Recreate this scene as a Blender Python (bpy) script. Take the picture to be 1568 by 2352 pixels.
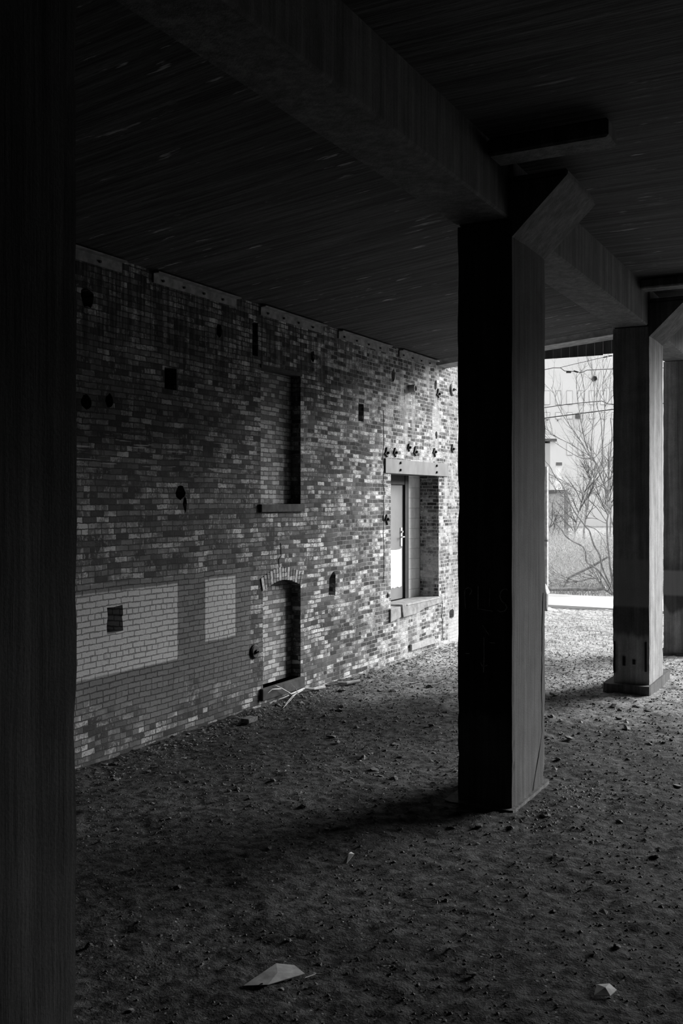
import bpy, bmesh, math, random
from mathutils import Vector, Matrix, noise
random.seed(7)
for o in list(bpy.data.objects): bpy.data.objects.remove(o)
S = bpy.context.scene
COL = S.collection

# ------------------------------------------------------------------ camera, sky, exposure
EYE = 2.95                      # the photographer stands on a raised dock, ground is z = 0
F = 2287.0; HY = 1150.0; TH = math.atan(1226 / F)
SN, CS = math.sin(TH), math.cos(TH)
cam = bpy.data.cameras.new('camera'); camo = bpy.data.objects.new('camera', cam); COL.objects.link(camo)
cam.sensor_fit = 'VERTICAL'; cam.sensor_height = 36; cam.lens = F / 2352 * 36
cam.shift_y = -26 / 2352
cam.clip_start = .05; cam.clip_end = 600
camo.location = (0, 0, EYE); camo.rotation_euler = (math.pi / 2, 0, TH)
S.camera = camo

world = bpy.data.worlds.new('overcast'); S.world = world; world.use_nodes = True
wn = world.node_tree.nodes; wl = world.node_tree.links
bg = wn['Background']; bg.inputs['Strength'].default_value = 1.35
wt = wn.new('ShaderNodeTexCoord'); ws = wn.new('ShaderNodeSeparateXYZ'); wr = wn.new('ShaderNodeValToRGB')
wl.new(wt.outputs['Generated'], ws.inputs[0]); wl.new(ws.outputs['Z'], wr.inputs[0]); wl.new(wr.outputs[0], bg.inputs['Color'])
wr.color_ramp.elements[0].color = (.8, .8, .8, 1); wr.color_ramp.elements[1].color = (1, 1, 1, 1)
S.view_settings.view_transform = 'Standard'; S.view_settings.look = 'None'
S.view_settings.gamma = 1; S.view_settings.use_curve_mapping = False
S.view_settings.exposure = 0.0
sun = bpy.data.lights.new('veiled_sun', 'SUN'); suno = bpy.data.objects.new('veiled_sun', sun); COL.objects.link(suno)
sun.energy = 9.5; sun.angle = math.radians(28)          # low bright cloud beyond the open end
SE = math.radians(21); suno.rotation_euler = Vector((.52 * math.cos(SE), .855 * math.cos(SE), math.sin(SE))).to_track_quat('Z', 'Y').to_euler()

# ------------------------------------------------------------------ helpers
def cw(X, Y, Z=0):              # camera-heading axes (right, ahead) -> world
    return Vector((X * CS - Y * SN, X * SN + Y * CS, Z))
def P(px, py, D):               # point seen at px,py standing D metres ahead
    return cw(D * (px - 784) / F, D, EYE + D * (HY - py) / F)

class MB:
    def __init__(s): s.v = []; s.f = []
    def add(s, vs, fs):
        n = len(s.v); s.v += [Vector(p) for p in vs]; s.f += [tuple(i + n for i in q) for q in fs]; return s
    def box(s, a, b, M=None):
        x0, y0, z0 = a; x1, y1, z1 = b
        v = [Vector(p) for p in ((x0,y0,z0),(x1,y0,z0),(x1,y1,z0),(x0,y1,z0),(x0,y0,z1),(x1,y0,z1),(x1,y1,z1),(x0,y1,z1))]
        if M: v = [M @ p for p in v]
        return s.add(v, [(0,3,2,1),(4,5,6,7),(0,1,5,4),(1,2,6,5),(2,3,7,6),(3,0,4,7)])
    def prism(s, pts, ax, a, b):   # polygon (2D) extruded along axis ax from a to b
        def mk(p, t):
            q = list(p); q.insert(ax, t); return q
        n = len(pts)
        return s.add([mk(p, a) for p in pts] + [mk(p, b) for p in pts],
                     [tuple(range(n))[::-1], tuple(range(n, 2*n))] + [(i, (i+1) % n, (i+1) % n + n, i + n) for i in range(n)])
    def tube(s, pts, rad, n=6, cap=True):
        pts = [Vector(p) for p in pts]; m = len(pts)
        if not isinstance(rad, (list, tuple)): rad = [rad] * m
        base = len(s.v); up = None
        for i, p in enumerate(pts):
            d = (pts[min(i+1, m-1)] - pts[max(i-1, 0)])
            if d.length < 1e-9: d = Vector((0, 0, 1))
            d.normalize()
            if up is None: up = Vector((0, 0, 1)) if abs(d.z) < .9 else Vector((1, 0, 0))
            a = d.cross(up)
            if a.length < 1e-6: a = d.cross(Vector((1, .3, .2)))
            a.normalize(); b = a.cross(d); up = b
            for k in range(n):
                t = 2 * math.pi * k / n
                s.v.append(p + (a * math.cos(t) + b * math.sin(t)) * rad[i])
        for i in range(m - 1):
            for k in range(n):
                k2 = (k + 1) % n
                s.f.append((base + i*n + k, base + i*n + k2, base + (i+1)*n + k2, base + (i+1)*n + k))
        if cap:
            s.f.append(tuple(base + k for k in range(n))[::-1]); s.f.append(tuple(base + (m-1)*n + k for k in range(n)))
        return s
    def mesh(s, name, mat=None, smooth=False):
        me = bpy.data.meshes.new(name); me.from_pydata([tuple(p) for p in s.v], [], s.f); me.validate()
        if mat: me.materials.append(mat)
        if smooth:
            for p in me.polygons: p.use_smooth = True
        return me
    def build(s, name, mat=None, parent=None, smooth=False, origin=None):
        if origin is not None:
            o0 = Vector(origin); s.v = [p - o0 for p in s.v]
        me = s.mesh(name, mat, smooth)
        o = bpy.data.objects.new(name, me); COL.objects.link(o)
        if origin is not None: o.location = origin
        if parent is not None:
            o.parent = parent
            if origin is None: o.location = -parent.location
            else: o.location = Vector(origin) - parent.location
        return o
def tag(o, label=None, cat=None, group=None, kind=None):
    if label: o['label'] = label
    if cat: o['category'] = cat
    if group: o['group'] = group
    if kind: o['kind'] = kind
    return o
def thing(name, loc, label=None, cat=None, group=None, kind=None):
    o = bpy.data.objects.new(name, None); COL.objects.link(o); o.location = loc; o.empty_display_size = .1
    return tag(o, label, cat, group, kind)
def bevel(o, w=.01, seg=2):
    m = o.modifiers.new('bevel', 'BEVEL'); m.width = w; m.segments = seg; m.limit_method = 'ANGLE'; return o

# ------------------------------------------------------------------ node helper
class NT:
    def __init__(s, name, rough=.9, spec=.25):
        s.m = bpy.data.materials.new(name); s.m.use_nodes = True
        s.t = s.m.node_tree; s.b = s.t.nodes['Principled BSDF']
        s.b.inputs['Roughness'].default_value = rough
        s.b.inputs['Specular IOR Level'].default_value = spec
        g = s.t.nodes.new('ShaderNodeNewGeometry'); s.pos = g.outputs['Position']; s.nrm = g.outputs['True Normal']
    def n(s, t): return s.t.nodes.new(t)
    def L(s, a, b):
        if hasattr(a, 'node'): s.t.links.new(a, b)
        else: b.default_value = a
    def m_(s, op, a, b=None, c=None, clamp=False):
        n = s.n('ShaderNodeMath'); n.operation = op; n.use_clamp = clamp
        s.L(a, n.inputs[0])
        if b is not None: s.L(b, n.inputs[1])
        if c is not None: s.L(c, n.inputs[2])
        return n.outputs[0]
    def xyz(s, v):
        n = s.n('ShaderNodeSeparateXYZ'); s.L(v, n.inputs[0]); return n.outputs
    def comb(s, x, y, z):
        n = s.n('ShaderNodeCombineXYZ'); s.L(x, n.inputs[0]); s.L(y, n.inputs[1]); s.L(z, n.inputs[2]); return n.outputs[0]
    def scale(s, v, k):
        n = s.n('ShaderNodeVectorMath'); n.operation = 'MULTIPLY'; s.L(v, n.inputs[0]); n.inputs[1].default_value = k; return n.outputs[0]
    def noise(s, v, sc=5, det=3, rough=.5, col=False, dist=0):
        n = s.n('ShaderNodeTexNoise'); s.L(v, n.inputs['Vector']); n.inputs['Scale'].default_value = sc
        n.inputs['Detail'].default_value = det; n.inputs['Roughness'].default_value = rough; n.inputs['Distortion'].default_value = dist
        return n.outputs['Color'] if col else n.outputs['Fac']
    def white(s, v):
        n = s.n('ShaderNodeTexWhiteNoise'); s.L(v, n.inputs['Vector']); return n.outputs['Value']
    def ss(s, x, a, b, lo=0., hi=1.):
        n = s.n('ShaderNodeMapRange'); n.interpolation_type = 'SMOOTHSTEP'; s.L(x, n.inputs['Value'])
        n.inputs['From Min'].default_value = a; n.inputs['From Max'].default_value = b
        s.L(lo, n.inputs['To Min']); s.L(hi, n.inputs['To Max']); return n.outputs[0]
    def mix(s, f, a, b):
        n = s.n('ShaderNodeMix'); n.data_type = 'FLOAT'; s.L(f, n.inputs[0]); s.L(a, n.inputs[2]); s.L(b, n.inputs[3]); return n.outputs[0]
    def rect(s, u, v, u0, u1, v0, v1, e=.01):
        a = s.ss(u, u0 - e, u0 + e); b = s.ss(u, u1 - e, u1 + e, 1., 0.); c = s.ss(v, v0 - e, v0 + e); d = s.ss(v, v1 - e, v1 + e, 1., 0.)
        return s.m_('MULTIPLY', s.m_('MULTIPLY', a, b), s.m_('MULTIPLY', c, d))
    def out(s, val, bump=None, strength=.5, dist=.01):
        c = s.n('ShaderNodeCombineColor')
        v = s.m_('MAXIMUM', val, .004)
        for i in range(3): s.L(v, c.inputs[i])
        s.L(c.outputs[0], s.b.inputs['Base Color'])
        if bump is not None:
            b = s.n('ShaderNodeBump'); b.inputs['Strength'].default_value = strength; b.inputs['Distance'].default_value = dist
            s.L(bump, b.inputs['Height']); s.L(b.outputs[0], s.b.inputs['Normal'])
        return s.m
def plain(name, g, rough=.8, metal=0, var=.3, sc=12, stretch=(1,1,1), bump=.3):
    t = NT(name, rough); t.b.inputs['Metallic'].default_value = metal
    q = t.noise(t.scale(t.pos, stretch), sc, 4)
    v = t.m_('MULTIPLY', t.ss(q, .25, .75, 1 - var, 1 + var), g)
    return t.out(v, q, bump, .01)

# ------------------------------------------------------------------ materials
def brick_mat(name, mode):
    t = NT(name, .92, .15)
    x, y, z = t.xyz(t.pos)
    nx, ny, nz = t.xyz(t.nrm)
    side = t.m_('GREATER_THAN', t.m_('ABSOLUTE', ny), .5)
    s0 = t.mix(side, y, x)
    w1 = t.noise(t.pos, 1.1, 2); w2 = t.noise(t.pos, 9, 2)
    jig = t.m_('MULTIPLY', t.m_('SUBTRACT', w2, .5), .022)
    jig2 = t.m_('MULTIPLY', t.m_('SUBTRACT', t.noise(t.scale(t.pos, (1.3, 1.3, 1.3)), 14, 2), .5), .018)
    s_ = t.m_('ADD', s0, jig)
    zz = t.m_('ADD', t.m_('ADD', z, jig2), t.m_('MULTIPLY', t.m_('SUBTRACT', w1, .5), .05))
    Hh = .0677 if mode != 'block' else .2
    r = t.m_('DIVIDE', zz, Hh); row = t.m_('FLOOR', r); fz = t.m_('FRACT', r)
    if mode == 'block':
        hdr = 0.0; Lb = .4
        off = t.m_('MULTIPLY', t.m_('MODULO', row, 2), .2)
    else:
        hdr = t.m_('LESS_THAN', t.m_('ABSOLUTE', t.m_('SUBTRACT', t.m_('MODULO', row, 7), 3)), .5)
        Lb = t.mix(hdr, .213, .1065)
        off = t.m_('ADD', t.m_('MULTIPLY', t.m_('MODULO', row, 2), .1065), t.m_('MULTIPLY', t.white(t.comb(row, 3.1, 0)), .05))
    c = t.m_('DIVIDE', t.m_('ADD', s_, off), Lb); ci = t.m_('FLOOR', c); fx = t.m_('FRACT', c)
    dx = t.m_('MULTIPLY', t.m_('MINIMUM', fx, t.m_('SUBTRACT', 1, fx)), Lb)
    dz = t.m_('MULTIPLY', t.m_('MINIMUM', fz, t.m_('SUBTRACT', 1, fz)), Hh)
    d = t.m_('MINIMUM', dx, dz)
    fine = t.noise(t.pos, 38, 4, .6); mid = t.noise(t.pos, 7, 4, .6); big = t.noise(t.pos, .8, 3, .55)
    wid = t.ss(t.noise(t.pos, 5, 2), .3, .7, .0035, .0075)
    br = t.ss(t.m_('SUBTRACT', t.m_('ADD', d, t.m_('MULTIPLY', t.m_('SUBTRACT', fine, .5), .009)), wid), -.0015, .0025)
    rnd = t.white(t.comb(ci, row, t.m_('MULTIPLY', side, 5))) ; rnd2 = t.white(t.comb(ci, row, 9.3))
    if mode == 'block':
        v = t.m_('ADD', .74, t.m_('MULTIPLY', rnd, .08)); v = t.m_('MULTIPLY', v, t.ss(mid, .2, .8, .88, 1.08))
        v = t.mix(br, .55, v)
        return t.out(v, t.m_('ADD', br, t.m_('MULTIPLY', fine, .3)), .4, .006)
    if mode == 'dark':
        v = t.mix(br, .30, t.m_('MULTIPLY', t.m_('ADD', .035, t.m_('MULTIPLY', rnd, .10)), t.ss(mid, .2, .8, .7, 1.3)))
        return t.out(v, t.m_('ADD', br, t.m_('MULTIPLY', fine, .4)), .7, .01)
    # how much old whitewash is left: more towards the open end, patchy
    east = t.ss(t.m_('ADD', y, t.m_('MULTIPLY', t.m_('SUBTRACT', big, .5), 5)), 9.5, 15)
    if mode == 'infill':
        pk = t.m_('ADD', rnd, t.m_('MULTIPLY', t.m_('SUBTRACT', mid, .5), .8))
        v = t.ss(pk, .05, .85, .12, .42)
        v = t.m_('MULTIPLY', v, t.ss(fine, .2, .8, .75, 1.2))
        v = t.mix(br, .11, v)
        return t.out(v, t.m_('ADD', br, t.m_('MULTIPLY', fine, .5)), .8, .012)
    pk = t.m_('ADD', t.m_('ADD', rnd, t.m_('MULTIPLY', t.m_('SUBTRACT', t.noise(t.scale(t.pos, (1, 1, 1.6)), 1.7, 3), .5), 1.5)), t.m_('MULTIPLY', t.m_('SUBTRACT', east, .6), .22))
    light = t.ss(pk, .53, .82)
    flake = t.ss(t.m_('ADD', mid, t.m_('MULTIPLY', t.m_('SUBTRACT', fine, .5), .9)), .38, .6)
    light = t.m_('MULTIPLY', light, t.ss(flake, 0, 1, .25, 1.))
    scab = t.m_('MULTIPLY', t.ss(t.noise(t.scale(t.pos, (1, 1, .6)), 22, 4, .7), .53, .62), .55)
    light = t.m_('MAXIMUM', light, t.m_('MULTIPLY', scab, t.ss(rnd, .2, .6)))
    dark = t.m_('MULTIPLY', t.ss(rnd2, 0, 1, .04, .13), t.ss(mid, .2, .8, .75, 1.3))
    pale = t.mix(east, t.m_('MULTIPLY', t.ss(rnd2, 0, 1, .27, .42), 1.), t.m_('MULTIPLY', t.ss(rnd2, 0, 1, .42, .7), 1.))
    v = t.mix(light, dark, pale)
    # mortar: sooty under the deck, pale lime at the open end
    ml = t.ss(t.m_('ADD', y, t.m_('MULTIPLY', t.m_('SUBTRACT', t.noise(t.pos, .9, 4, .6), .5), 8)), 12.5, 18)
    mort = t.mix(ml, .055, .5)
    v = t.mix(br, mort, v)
    # lime washes running down around the doorway
    wash = t.m_('MULTIPLY', t.ss(t.noise(t.scale(t.pos, (1, 1, .28)), 2.6, 4, .6), .5, .66), t.ss(y, 14.5, 18))
    v = t.mix(t.m_('MULTIPLY', wash, t.ss(fine, .3, .7, .5, .95)), v, .5)
    # outside part weathered darker brick with pale joints
    outm = t.ss(t.m_('ADD', y, t.m_('MULTIPLY', t.m_('SUBTRACT', mid, .5), .8)), 18.7, 19.1)
    outv = t.mix(br, .5, t.m_('ADD', .06, t.m_('MULTIPLY', rnd, .25)))
    lowp = t.ss(t.m_('ADD', z, t.m_('MULTIPLY', t.m_('SUBTRACT', t.noise(t.pos, 2.2, 3), .5), 2.2)), .3, 1.1, .9, 0.)
    outv = t.mix(t.m_('MAXIMUM', lowp, t.ss(mid, .52, .62, 0., .8)), outv, .5)
    v = t.mix(outm, v, outv)
    # soot and water: dark vertical runs below the deck
    run = t.ss(t.noise(t.scale(t.pos, (1, 6, .35)), 2.6, 4, .6), .44, .56)
    run = t.m_('MULTIPLY', run, t.ss(z, 4.1, 5.0))
    run = t.m_('MULTIPLY', run, t.ss(y, 12, 17, .6, .2))
    v = t.m_('MULTIPLY', v, t.m_('SUBTRACT', 1, run))
    # broad soot band
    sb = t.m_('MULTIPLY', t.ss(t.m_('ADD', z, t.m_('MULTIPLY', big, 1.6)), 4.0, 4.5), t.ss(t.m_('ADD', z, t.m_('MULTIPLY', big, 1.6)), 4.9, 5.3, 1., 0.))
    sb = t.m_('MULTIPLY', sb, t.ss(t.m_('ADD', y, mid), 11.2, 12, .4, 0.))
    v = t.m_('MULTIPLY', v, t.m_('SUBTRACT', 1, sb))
    # white drips along two courses
    wd = t.m_('MULTIPLY', t.ss(t.noise(t.scale(t.pos, (1, .8, 14)), 2.5, 3), .62, .66), t.rect(y, z, 7, 11.8, 3.25, 3.7, .12))
    v = t.mix(t.m_('MULTIPLY', wd, .7), v, .36)
    # painted area: grey field with two pale rectangles
    e = t.m_('ADD', z, t.m_('MULTIPLY', t.m_('SUBTRACT', mid, .5), .03))
    ye = t.m_('ADD', y, t.m_('MULTIPLY', t.m_('SUBTRACT', mid, .5), .02))
    grey = t.rect(ye, e, 5, 11.62, .28, 2.02, .02)
    worn = t.ss(t.m_('ADD', t.m_('ADD', t.noise(t.pos, 1.8, 3), t.m_('MULTIPLY', z, .35)), t.ss(y, 8.2, 9.2, -.12, 0.)), .55, .66)
    grey = t.m_('MULTIPLY', grey, worn)
    pv = t.m_('MULTIPLY', t.ss(rnd, 0, 1, .115, .15), t.ss(fine, .2, .8, .9, 1.1))
    pa = t.m_('MAXIMUM', t.rect(ye, e, 5, 9.97, .98, 1.92, .012), t.rect(ye, e, 10.55, 11.24, 1.12, 1.93, .012))
    py_ = t.m_('MULTIPLY', t.ss(y, 8.0, 9.9, .33, .42), t.ss(fine, .2, .8, .88, 1.08))
    pv = t.mix(pa, pv, py_)
    pv = t.m_('MULTIPLY', pv, t.mix(br, .38, 1.))
    v = t.mix(grey, v, pv)
    return t.out(v, t.m_('ADD', br, t.m_('MULTIPLY', fine, .5)), .85, .012)

def concrete_mat(name, base=.2, contrast=1., band=None, stain=1.):
    t = NT(name, .9, .2)
    x, y, z = t.xyz(t.pos)
    st = t.noise(t.scale(t.pos, (9, 9, .35)), 1.6, 6, .65)
    st2 = t.noise(t.scale(t.pos, (5, 5, .18)), 1.6, 3, .5)
    fine = t.noise(t.pos, 60, 4, .6); mid = t.noise(t.pos, 4, 4, .6)
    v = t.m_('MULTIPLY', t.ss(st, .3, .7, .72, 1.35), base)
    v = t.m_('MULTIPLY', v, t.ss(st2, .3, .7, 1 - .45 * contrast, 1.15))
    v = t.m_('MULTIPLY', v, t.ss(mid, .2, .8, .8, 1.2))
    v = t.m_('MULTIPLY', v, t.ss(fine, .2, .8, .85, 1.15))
    # dark water stains ending in scallops above the ground
    ax = t.m_('ADD', t.m_('MULTIPLY', x, 1.), t.m_('MULTIPLY', y, .6))
    edge = t.m_('ADD', .55, t.m_('MULTIPLY', t.noise(t.comb(ax, 0., 0.), 3.5, 3), .7))
    sc = t.m_('SUBTRACT', z, edge)
    stn = t.m_('MULTIPLY', t.ss(sc, -.06, .06), t.ss(sc, .5, 1.3, .65 * stain, .15 * stain))
    nx, ny, nz = t.xyz(t.nrm)
    stn = t.m_('MULTIPLY', stn, t.m_('GREATER_THAN', t.m_('ABSOLUTE', ny), .5))
    v = t.m_('MULTIPLY', v, t.m_('SUBTRACT', 1, stn))
    if band:
        bb = t.m_('MULTIPLY', t.rect(x, z, -9, 9, band[0], band[1], .03), t.m_('GREATER_THAN', t.m_('ABSOLUTE', ny), .5))
        v = t.mix(t.m_('MULTIPLY', bb, .6), v, base * 1.2)
    return t.out(v, t.m_('ADD', t.m_('MULTIPLY', st, 1.5), t.m_('MULTIPLY', fine, .5)), .6, .01)

def deck_mat():
    t = NT('board marked concrete soffit', .9, .2)
    q = t.scale(t.pos, (.28, 5.5, 2))
    st = t.noise(q, 2.2, 6, .65); big = t.noise(t.pos, .9, 3)
    fine = t.noise(t.scale(t.pos, (8, 40, 10)), 1.5, 3)
    v = t.ss(st, .3, .75, .018, .08)
    lite = t.m_('MULTIPLY', t.ss(t.noise(t.scale(t.pos, (.7, 4, 1)), 3.1, 4, .6), .63, .70), t.ss(big, .4, .6))
    v = t.mix(lite, v, .34)
    v = t.m_('MULTIPLY', v, t.ss(fine, .2, .8, .8, 1.2))
    return t.out(v, st, .8, .02)

def ground_mat():
    t = NT('trodden dirt and gravel', .95, .15)
    x, y, z = t.xyz(t.pos)
    a = t.noise(t.pos, 11, 6, .7); b = t.noise(t.pos, 1.3, 4, .6); c = t.noise(t.pos, 60, 3, .6)
    v = t.ss(a, .38, .62, .008, .068)
    v = t.m_('MULTIPLY', v, t.ss(b, .3, .7, .75, 1.25))
    chips = t.n('ShaderNodeTexVoronoi'); t.L(t.pos, chips.inputs['Vector']); chips.inputs['Scale'].default_value = 26
    ch = t.m_('MULTIPLY', t.ss(chips.outputs['Distance'], .12, .3, 1., 0.), t.m_('GREATER_THAN', t.white(chips.outputs['Position']), .9))
    v = t.mix(t.m_('MULTIPLY', ch, .5), v, .4)
    # pale gravel of the open yard; brightening under the deck end is painted light
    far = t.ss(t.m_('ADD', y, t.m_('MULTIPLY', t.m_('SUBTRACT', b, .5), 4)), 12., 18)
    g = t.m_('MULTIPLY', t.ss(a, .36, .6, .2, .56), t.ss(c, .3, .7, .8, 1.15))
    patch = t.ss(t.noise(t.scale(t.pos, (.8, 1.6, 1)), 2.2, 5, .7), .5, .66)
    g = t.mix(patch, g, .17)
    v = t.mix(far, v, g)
    return t.out(v, t.m_('ADD', a, t.m_('MULTIPLY', c, .4)), .9, .03)

M = {}
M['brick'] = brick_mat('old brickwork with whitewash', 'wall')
M['infill'] = brick_mat('brick infill', 'infill')
M['block'] = brick_mat('concrete block', 'block')
M['deck'] = deck_mat(); M['ground'] = ground_mat()
M['pillar_a'] = concrete_mat('shade-toned pillar concrete', .048, .6)  # pillars darken towards the camera: fading daylight is put into their colour
M['pillar_0'] = concrete_mat('deep-shade pillar concrete', .035, .8)  # same concrete, deepest shade put into the colour
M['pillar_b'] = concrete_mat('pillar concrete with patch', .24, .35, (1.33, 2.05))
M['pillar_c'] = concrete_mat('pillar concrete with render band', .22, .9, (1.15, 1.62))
M['beam'] = concrete_mat('beam concrete', .085, .5, None, 0.)
M['sill'] = plain('sill stone', .27, .9, 0, .3, 9)
M['darksill'] = plain('sooty sill stone', .045, .9, 0, .4, 9)
M['steel'] = plain('painted steel plate', .13, .6, 0, .25, 6, (1, 1, .5))
M['iron'] = plain('rusted iron', .03, .7, 0, .4, 20)
M['palesteel'] = plain('flaking pale steel', .2, .7, 0, .35, 10)
M['door'] = plain('grey door paint', .17, .5, 0, .12, 3)
M['frame'] = plain('dark door frame', .012, .6)
M['chrome'] = plain('worn metal handle', .45, .5, .3, .1)
M['paper'] = plain('white paper', .8, .8, 0, .03)
M['litter'] = plain('dusty white scrap', .6, .8, 0, .15)
M['ledge'] = plain('worn pale concrete', .36, .9, 0, .2, 10)
M['fascia'] = plain('dark weathered boards', .05, .9, 0, .4, 8, (1, 1, .2))
M['stone'] = plain('dirty rubble', .13, .95, 0, .5, 30)
M['palestone'] = plain('pale rubble', .34, .95, 0, .4, 30)
M['leaf'] = plain('dead leaves', .16, .9, 0, .5, 30)
M['wood'] = plain('bleached dead wood', .5, .85, 0, .25, 14)
M['bark'] = plain('smooth grey bark', .24, .9, 0, .35, 9)
M['twig'] = plain('dark twigs', .09, .9, 0, .3, 9)
M['brush'] = plain('dry brush', .58, .95, 0, .85, 14)
M['weeds'] = plain('dry weeds', .3, .95, 0, .5, 5)
M['road'] = plain('pale concrete roadway', .5, .9, 0, .12, 1.2)
M['white'] = plain('white painted masonry', .78, .9, 0, .05, .15)
M['white2'] = plain('off white block wall', .52, .9, 0, .08, .5)
M['glass'] = plain('boarded pale window', .8, .5, 0, .02)
M['grey'] = plain('grey trim', .12, .8)
M['mgrey'] = plain('mid grey render', .32, .8)
M['wire'] = plain('black cable', .02, .6)
M['hole'] = plain('near-black hole', .012, 1)  # near-black flat colour for cracks, slots and the vent grille
M['chalk'] = plain('chalk', .3, 1, 0, .5, 40)

# ------------------------------------------------------------------ ground
def ramp(a, b, st):
    n = max(1, int(round((b - a) / st))); return [a + (b - a) * i / n for i in range(n)]
def gh(x, y):
    h = .05 * (noise.noise(Vector((x * .35, y * .35, 0)))) + .03 * noise.noise(Vector((x * 1.4, y * 1.4, 3)))
    c = noise.noise(Vector((x * 6, y * 6, 7)))
    d = noise.noise(Vector((x * 17, y * 17, 9)))
    h += .016 * c + .04 * max(0, d - .12)
    k = max(0, 1 - abs(x + 7.66) / .5) if y < 26 else 0       # debris banked against the wall
    return h + .05 * k
X_ = ramp(-60, -12, 4) + ramp(-12, -8.2, .3) + ramp(-8.2, .6, .05) + ramp(.6, 12, .6) + ramp(12, 60, 6) + [60]
Y_ = ramp(-8, 3, .6) + ramp(3, 18, .05) + ramp(18, 27, .1) + ramp(27, 40, .5) + ramp(40, 180, 8) + [180]
g = MB()
nx = len(X_)
g.v = [Vector((x, y, gh(x, y) if y < 60 else 0)) for y in Y_ for x in X_]
g.f = [(j*nx+i, j*nx+i+1, (j+1)*nx+i+1, (j+1)*nx+i) for j in range(len(Y_)-1) for i in range(nx-1)]
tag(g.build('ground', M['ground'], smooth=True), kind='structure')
r = MB(); rp = []
for k in range(41):
    x = -22 + k; a = 26.95 + .25 * noise.noise(Vector((x * .9, 1, 0))) + (x + 7.6) * -.05; b = 30.1 + .3 * noise.noise(Vector((x * .8, 5, 0))) + (x + 7.6) * -.05
    rp.append((x, a, b))
for (x, a, b), (x2, a2, b2) in zip(rp, rp[1:]):
    r.add([(x,a,0),(x2,a2,0),(x2,b2,0),(x,b,0),(x,a,.075),(x2,a2,.075),(x2,b2,.075),(x,b,.075)], [(0,3,2,1),(4,5,6,7),(0,1,5,4),(2,3,7,6)])
tag(r.build('road', M['road']), kind='structure')

# ------------------------------------------------------------------ brick wall
WX = -7.66
def E_(z): return z + EYE       # height measured from the eye -> above ground
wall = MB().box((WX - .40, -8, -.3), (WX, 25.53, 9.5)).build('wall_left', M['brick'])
tag(wall, kind='structure')
cut = MB()
def hole(y0, y1, z0, z1, d): cut.box((WX - d, y0, E_(z0)), (WX + .1, y1, E_(z1)))
def rag(y, z, ry, rz, d, n=12, jag=.18):
    pts = []
    for k in range(n):
        a = 2 * math.pi * k / n; q = 1 + random.uniform(-jag, jag)
        pts.append((y + ry * q * math.cos(a), E_(z) + rz * q * math.sin(a)))
    cut.prism(pts, 0, WX - d, WX + .1)
hole(11.87, 12.98, -.05, 1.90, .18)
arch = [(11.93, E_(-2.66)), (12.98, E_(-2.66))]
for k in range(9):
    t = k / 8; arch.append((12.98 - 1.05 * t, E_(-1.28) + .13 * math.sin(math.pi * t)))
cut.prism(arch, 0, WX - .17, WX + .1)
hole(16.16, 18.38, -2.02, .50, .60)
hole(11.66, 11.80, 2.03, 2.50, .2)
hole(9.71, 9.95, 1.37, 1.64, .3)
cut.prism([(8.68, E_(-1.52)), (8.95, E_(-1.50)), (8.945, E_(-1.41)), (8.93, E_(-1.34)), (8.95, E_(-1.31)), (8.94, E_(-1.2)), (8.8, E_(-1.215)), (8.675, E_(-1.21)), (8.69, E_(-1.3)), (8.67, E_(-1.42))], 0, WX - .35, WX + .1)
hole(14.89, 15.09, 1.34, 1.64, .22)
cut.prism([(13.86, E_(-1.5)), (14.08, E_(-1.52)), (14.09, E_(-1.2)), (14.03, E_(-1.13)), (13.97, E_(-1.16)), (13.88, E_(-1.24))], 0, WX - .35, WX + .1)
for (y, z, ry, rz) in [(10.86,2.25,.07,.10),(8.36,2.24,.10,.11),(8.72,1.13,.07,.085),(8.34,1.09,.08,.085),(13.34,2.23,.07,.085),(10.03,.10,.09,.09),
                       (19.06,-2.33,.13,.11),(16.27,2.27,.08,.11),(18.22,2.28,.07,.10),(18.26,1.30,.06,.07),(16.03,-1.69,.05,.06),(15.85,-.31,.05,.06),(10.12,-.04,.04,.10)]:
    rag(y, z, ry, rz, .25)
co = cut.build('cutter'); 
bm = bmesh.new(); bm.from_mesh(co.data); bmesh.ops.recalc_face_normals(bm, faces=bm.faces); bm.to_mesh(co.data); bm.free()
mo = wall.modifiers.new('openings', 'BOOLEAN'); mo.operation = 'DIFFERENCE'; mo.object = co; mo.solver = 'EXACT'; mo.use_self = True
dg = bpy.context.evaluated_depsgraph_get(); nm = bpy.data.meshes.new_from_object(wall.evaluated_get(dg)); wall.modifiers.clear(); wall.data = nm
bpy.data.objects.remove(co)

# crack beside the doorway and the built-up band below it
def strip(name, pts, w, mat, parent, x=WX + .002, th=.006):
    m = MB()
    for (y0, z0), (y1, z1) in zip(pts, pts[1:]):
        d = Vector((y1 - y0, z1 - z0)); nrm = Vector((-d.y, d.x)).normalized() * w / 2
        q = [(y0 + nrm.x, E_(z0) + nrm.y), (y0 - nrm.x, E_(z0) - nrm.y), (y1 - nrm.x, E_(z1) - nrm.y), (y1 + nrm.x, E_(z1) + nrm.y)]
        m.prism(q, 0, x - th / 2, x + th / 2)
    return m.build(name, mat, parent)
random.seed(3)
ck = [(15.86 + random.uniform(-.03, .03), 1.6 - i * .145) for i in range(22)]
strip('crack', ck, .012, M['hole'], wall)
strip('crack', [(18.56 + random.uniform(-.04, .04), -2.05 - i * .09) for i in range(9)], .02, M['hole'], wall)
strip('crack', [(12.4, -.62), (12.42, -.8), (12.35, -.86), (12.37, -.98), (12.25, -1.0)], .014, M['hole'], wall)
bevel(MB().box((WX, 16.97, E_(-2.80)), (WX + .05, 18.10, E_(-2.68))).build('ledge', M['ledge'], wall), .01)
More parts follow.
